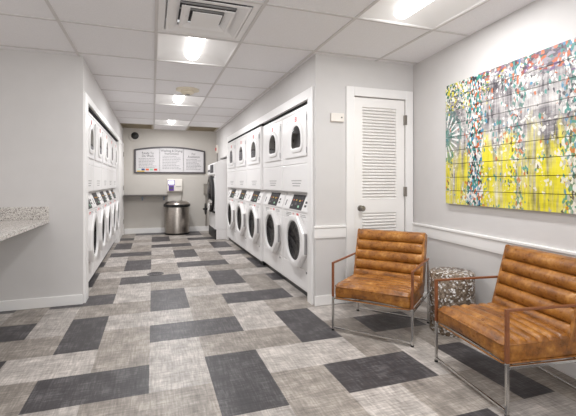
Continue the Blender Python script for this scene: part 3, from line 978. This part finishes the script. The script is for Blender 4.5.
# ------------------------------------------------------------------ ceiling fixtures
def make_troffer():
    root = empty('ceiling_light', (0, 0, H))
    hx, hy = GX / 2 - 0.012, GY / 2 - 0.012
    # curved white reflector: trough section running along y, closed ends
    lw = 0.075
    def sec(y, zs):
        pts = []
        for q in range(13):
            t = q / 12
            x = -hx + (hx - lw) * t
            pts.append((x, y, 0.075 * zs * math.sin(PI / 2 * t) ** 0.9))
        pts += [(-x, y_, z) for x, y_, z in pts[::-1]]
        return pts
    mb = MB()
    mb.rings([[(p[0], -hy, 0.0) for p in sec(0, 1)], sec(-hy + 0.05, 0.55), sec(-hy + 0.11, 0.95), sec(-hy + 0.16, 1.0), sec(hy - 0.16, 1.0), sec(hy - 0.11, 0.95), sec(hy - 0.05, 0.55), [(p[0], hy, 0.0) for p in sec(0, 1)]], False, False, False)
    mb.box(-hx, hx, -hy, hy, 0.09, 0.11)
    for a in ((-hx, -hx + 0.008, -hy, hy), (hx - 0.008, hx, -hy, hy), (-hx, hx, -hy, -hy + 0.008), (-hx, hx, hy - 0.008, hy)):
        mb.box(*a, 0.0, 0.09)
    mb.build('reflector', 'reflector', root, smooth=40)
    # half-round lens basket
    rs = []
    n = 14
    for y, k in ((-hy + 0.02, 0.15), (-hy + 0.035, 0.8), (-hy + 0.06, 1.0), (hy - 0.06, 1.0), (hy - 0.035, 0.8), (hy - 0.02, 0.15)):
        rs.append([(lw * k * math.cos(PI + PI * i / n), y, 0.075 + 0.065 * k * math.sin(PI + PI * i / n)) for i in range(n + 1)])
    MB().rings(rs, True, True, True).build('lamp_lens', 'lamp', root, smooth=50)
    return root
tp = make_troffer()
spots = [((0, 1), 'lit recessed ceiling light next to the square air diffuser'),
         ((0, 4), 'lit recessed ceiling light just beyond the smoke detector'),
         ((0, 7), 'lit recessed ceiling light farthest down the corridor, between two beige grilles'),
         ((2, -1), 'lit recessed ceiling light over the armchairs at the top right')]
for k, ((i, j), lab) in enumerate(spots):
    o = tp if k == 0 else copy_tree(tp)
    a, b, c, d_ = cell(i, j)
    o.location = ((a + b) / 2, (c + d_) / 2, H)
    tag(o, lab, 'ceiling light', 'recessed ceiling lights')

# air diffuser: nested square cones
a, b, c, d_ = cell(0, 0)
root = empty('air_diffuser', ((a + b) / 2, (c + d_) / 2, H))
tag(root, 'white square stepped air diffuser in the ceiling at the top centre', 'vent')
hx, hy = GX / 2 - 0.012, GY / 2 - 0.012
def sq(k, z):
    return [(-hx * k, -hy * k, z), (hx * k, -hy * k, z), (hx * k, hy * k, z), (-hx * k, hy * k, z)]
MB().rings([sq(1.0, 0.0), sq(0.86, 0.0), sq(0.84, 0.012), sq(0.82, 0.07)], False, False).build('outer_frame', 'reflector', root)
MB().box(-hx, hx, -hy, hy, 0.12, 0.14).build('duct', 'leadgrey', root)
for k0, k1, zb, zt in ((0.83, 0.58, -0.010, 0.016), (0.55, 0.36, -0.012, 0.012)):
    MB().rings([sq(k1, zt + 0.004), sq(k0, zb + 0.004), sq(k0, zb), sq(k0 - 0.05, zb), sq(k1, zt)], False, False).build('louver_ring', 'reflector', root)
MB().rings([sq(0.22, 0.012), sq(0.31, -0.006), sq(0.31, -0.012), sq(0.22, -0.012)], True, True).build('centre_plate', 'reflector', root)
mb = MB()
for s in (-1, 1):
    mb.box(-hx * 0.8, hx * 0.8, s * 0.05 - 0.006, s * 0.05 + 0.006, 0.075, 0.085)
    mb.box(s * 0.15 - 0.006, s * 0.15 + 0.006, -0.02, 0.02, 0.0, 0.08)
mb.build('support_bars', 'bar', root)

# return grilles near the back wall
gl = None
for (i, j), lab in (((-1, 8), 'beige ceiling grille at the back left of the corridor'), ((1, 8), 'beige ceiling grille at the back right of the corridor')):
    a, b, c, d_ = cell(i, j)
    if gl is None:
        o = gl = empty('ceiling_grille', ((a + b) / 2, (c + d_) / 2, H))
        MB().box(-hx, hx, -hy, hy, 0.02, 0.03).build('backing', 'beige_grille', o)
        MB().box(-hx, hx, -hy, -hy + 0.04, -0.003, 0.02).box(-hx, hx, hy - 0.04, hy, -0.003, 0.02).box(-hx, -hx + 0.04, -hy + 0.04, hy - 0.04, -0.003, 0.02).box(hx - 0.04, hx, -hy + 0.04, hy - 0.04, -0.003, 0.02).build('frame', 'beige_grille', o)
        mb = MB()
        for q in range(14):
            y = -hy + 0.06 + q * (2 * hy - 0.12) / 13
            mb.prism([(y - 0.012, 0.0), (y - 0.008, -0.001), (y + 0.012, 0.018), (y + 0.008, 0.02)], 'x', -hx + 0.04, hx - 0.04)
        mb.build('slats', 'beige_grille', o)
    else:
        o = copy_tree(gl); o.location = ((a + b) / 2, (c + d_) / 2, H)
    tag(o, lab, 'vent', 'beige ceiling grilles')

# smoke detector
root = empty('smoke_detector', (0.44, 5.38, H - 0.006))
tag(root, 'cream round smoke detector on the corridor ceiling between two lights', 'smoke detector')
MB().lathe([(0.0, 0.006), (0.15, 0.006), (0.15, -0.012), (0.10, -0.02), (0.0, -0.02)], (0, 0, 0), 40).build('base', 'cream', root, smooth=40)
MB().lathe([(0.085, -0.02), (0.085, -0.045), (0.06, -0.06), (0.0, -0.062)], (0, 0, 0), 40).build('sensor_cap', 'cream', root, smooth=40)
MB().lathe([(0.03, -0.061), (0.03, -0.066), (0.0, -0.067)], (0, 0, 0), 24).build('sensor_grille', 'nickel', root, smooth=40)

# ------------------------------------------------------------------ lights
def area(name, loc, sx, sy, power, col=(0.985, 0.99, 1.0), rot=(0, 0, 0)):
    l = bpy.data.lights.new(name, 'AREA')
    l.shape = 'RECTANGLE'; l.size = sx; l.size_y = sy; l.energy = power; l.color = col
    o = bpy.data.objects.new(name, l); COL.objects.link(o)
    o.location = loc; o.rotation_euler = rot
    return o
for (i, j), _ in spots:
    a, b, c, d_ = cell(i, j)
    area('troffer_or_fill', ((a + b) / 2, (c + d_) / 2, H + 0.006), 0.09, 0.56, 32 if j > 2 else 24)
# added unseen fill lights at ceiling height, with no fixtures built
area('troffer_or_fill', (0.38, 0.65, H - 0.01), 0.6, 0.7, 16)
area('troffer_or_fill', (-1.2, 1.8, H - 0.01), 0.6, 0.7, 12)
# added unseen fill panel behind the camera, tilted up to brighten the ceiling
area('front_fill', (0.2, YO + 0.05, 1.3), 4.0, 2.2, 50, (0.985, 0.99, 1.0), (PI / 2 + 0.6, 0, 0))
wd = bpy.data.worlds.new('World'); scene.world = wd
wd.use_nodes = True
bg = wd.node_tree.nodes['Background']
bg.inputs['Color'].default_value = (0.98, 0.99, 1.0, 1)
bg.inputs['Strength'].default_value = 0.8

# ------------------------------------------------------------------ camera and view
cam = bpy.data.cameras.new('camera')
co = bpy.data.objects.new('camera', cam); COL.objects.link(co)
co.location = (0, 0, 1.2)
co.rotation_euler = (PI / 2, 0, math.radians(-19.09))
cam.sensor_width = 36.0
cam.lens = 390.8 / 576 * 36.0
cam.shift_y = -(208 - 182.06) / 576
cam.clip_start = 0.05
scene.camera = co
vs = scene.view_settings
vs.view_transform = 'Standard'
vs.look = 'None'
vs.exposure = -0.08
vs.gamma = 1.0
vs.use_curve_mapping = False
scene.cycles.use_denoising = True
scene.cycles.max_bounces = 10
scene.cycles.diffuse_bounces = 7
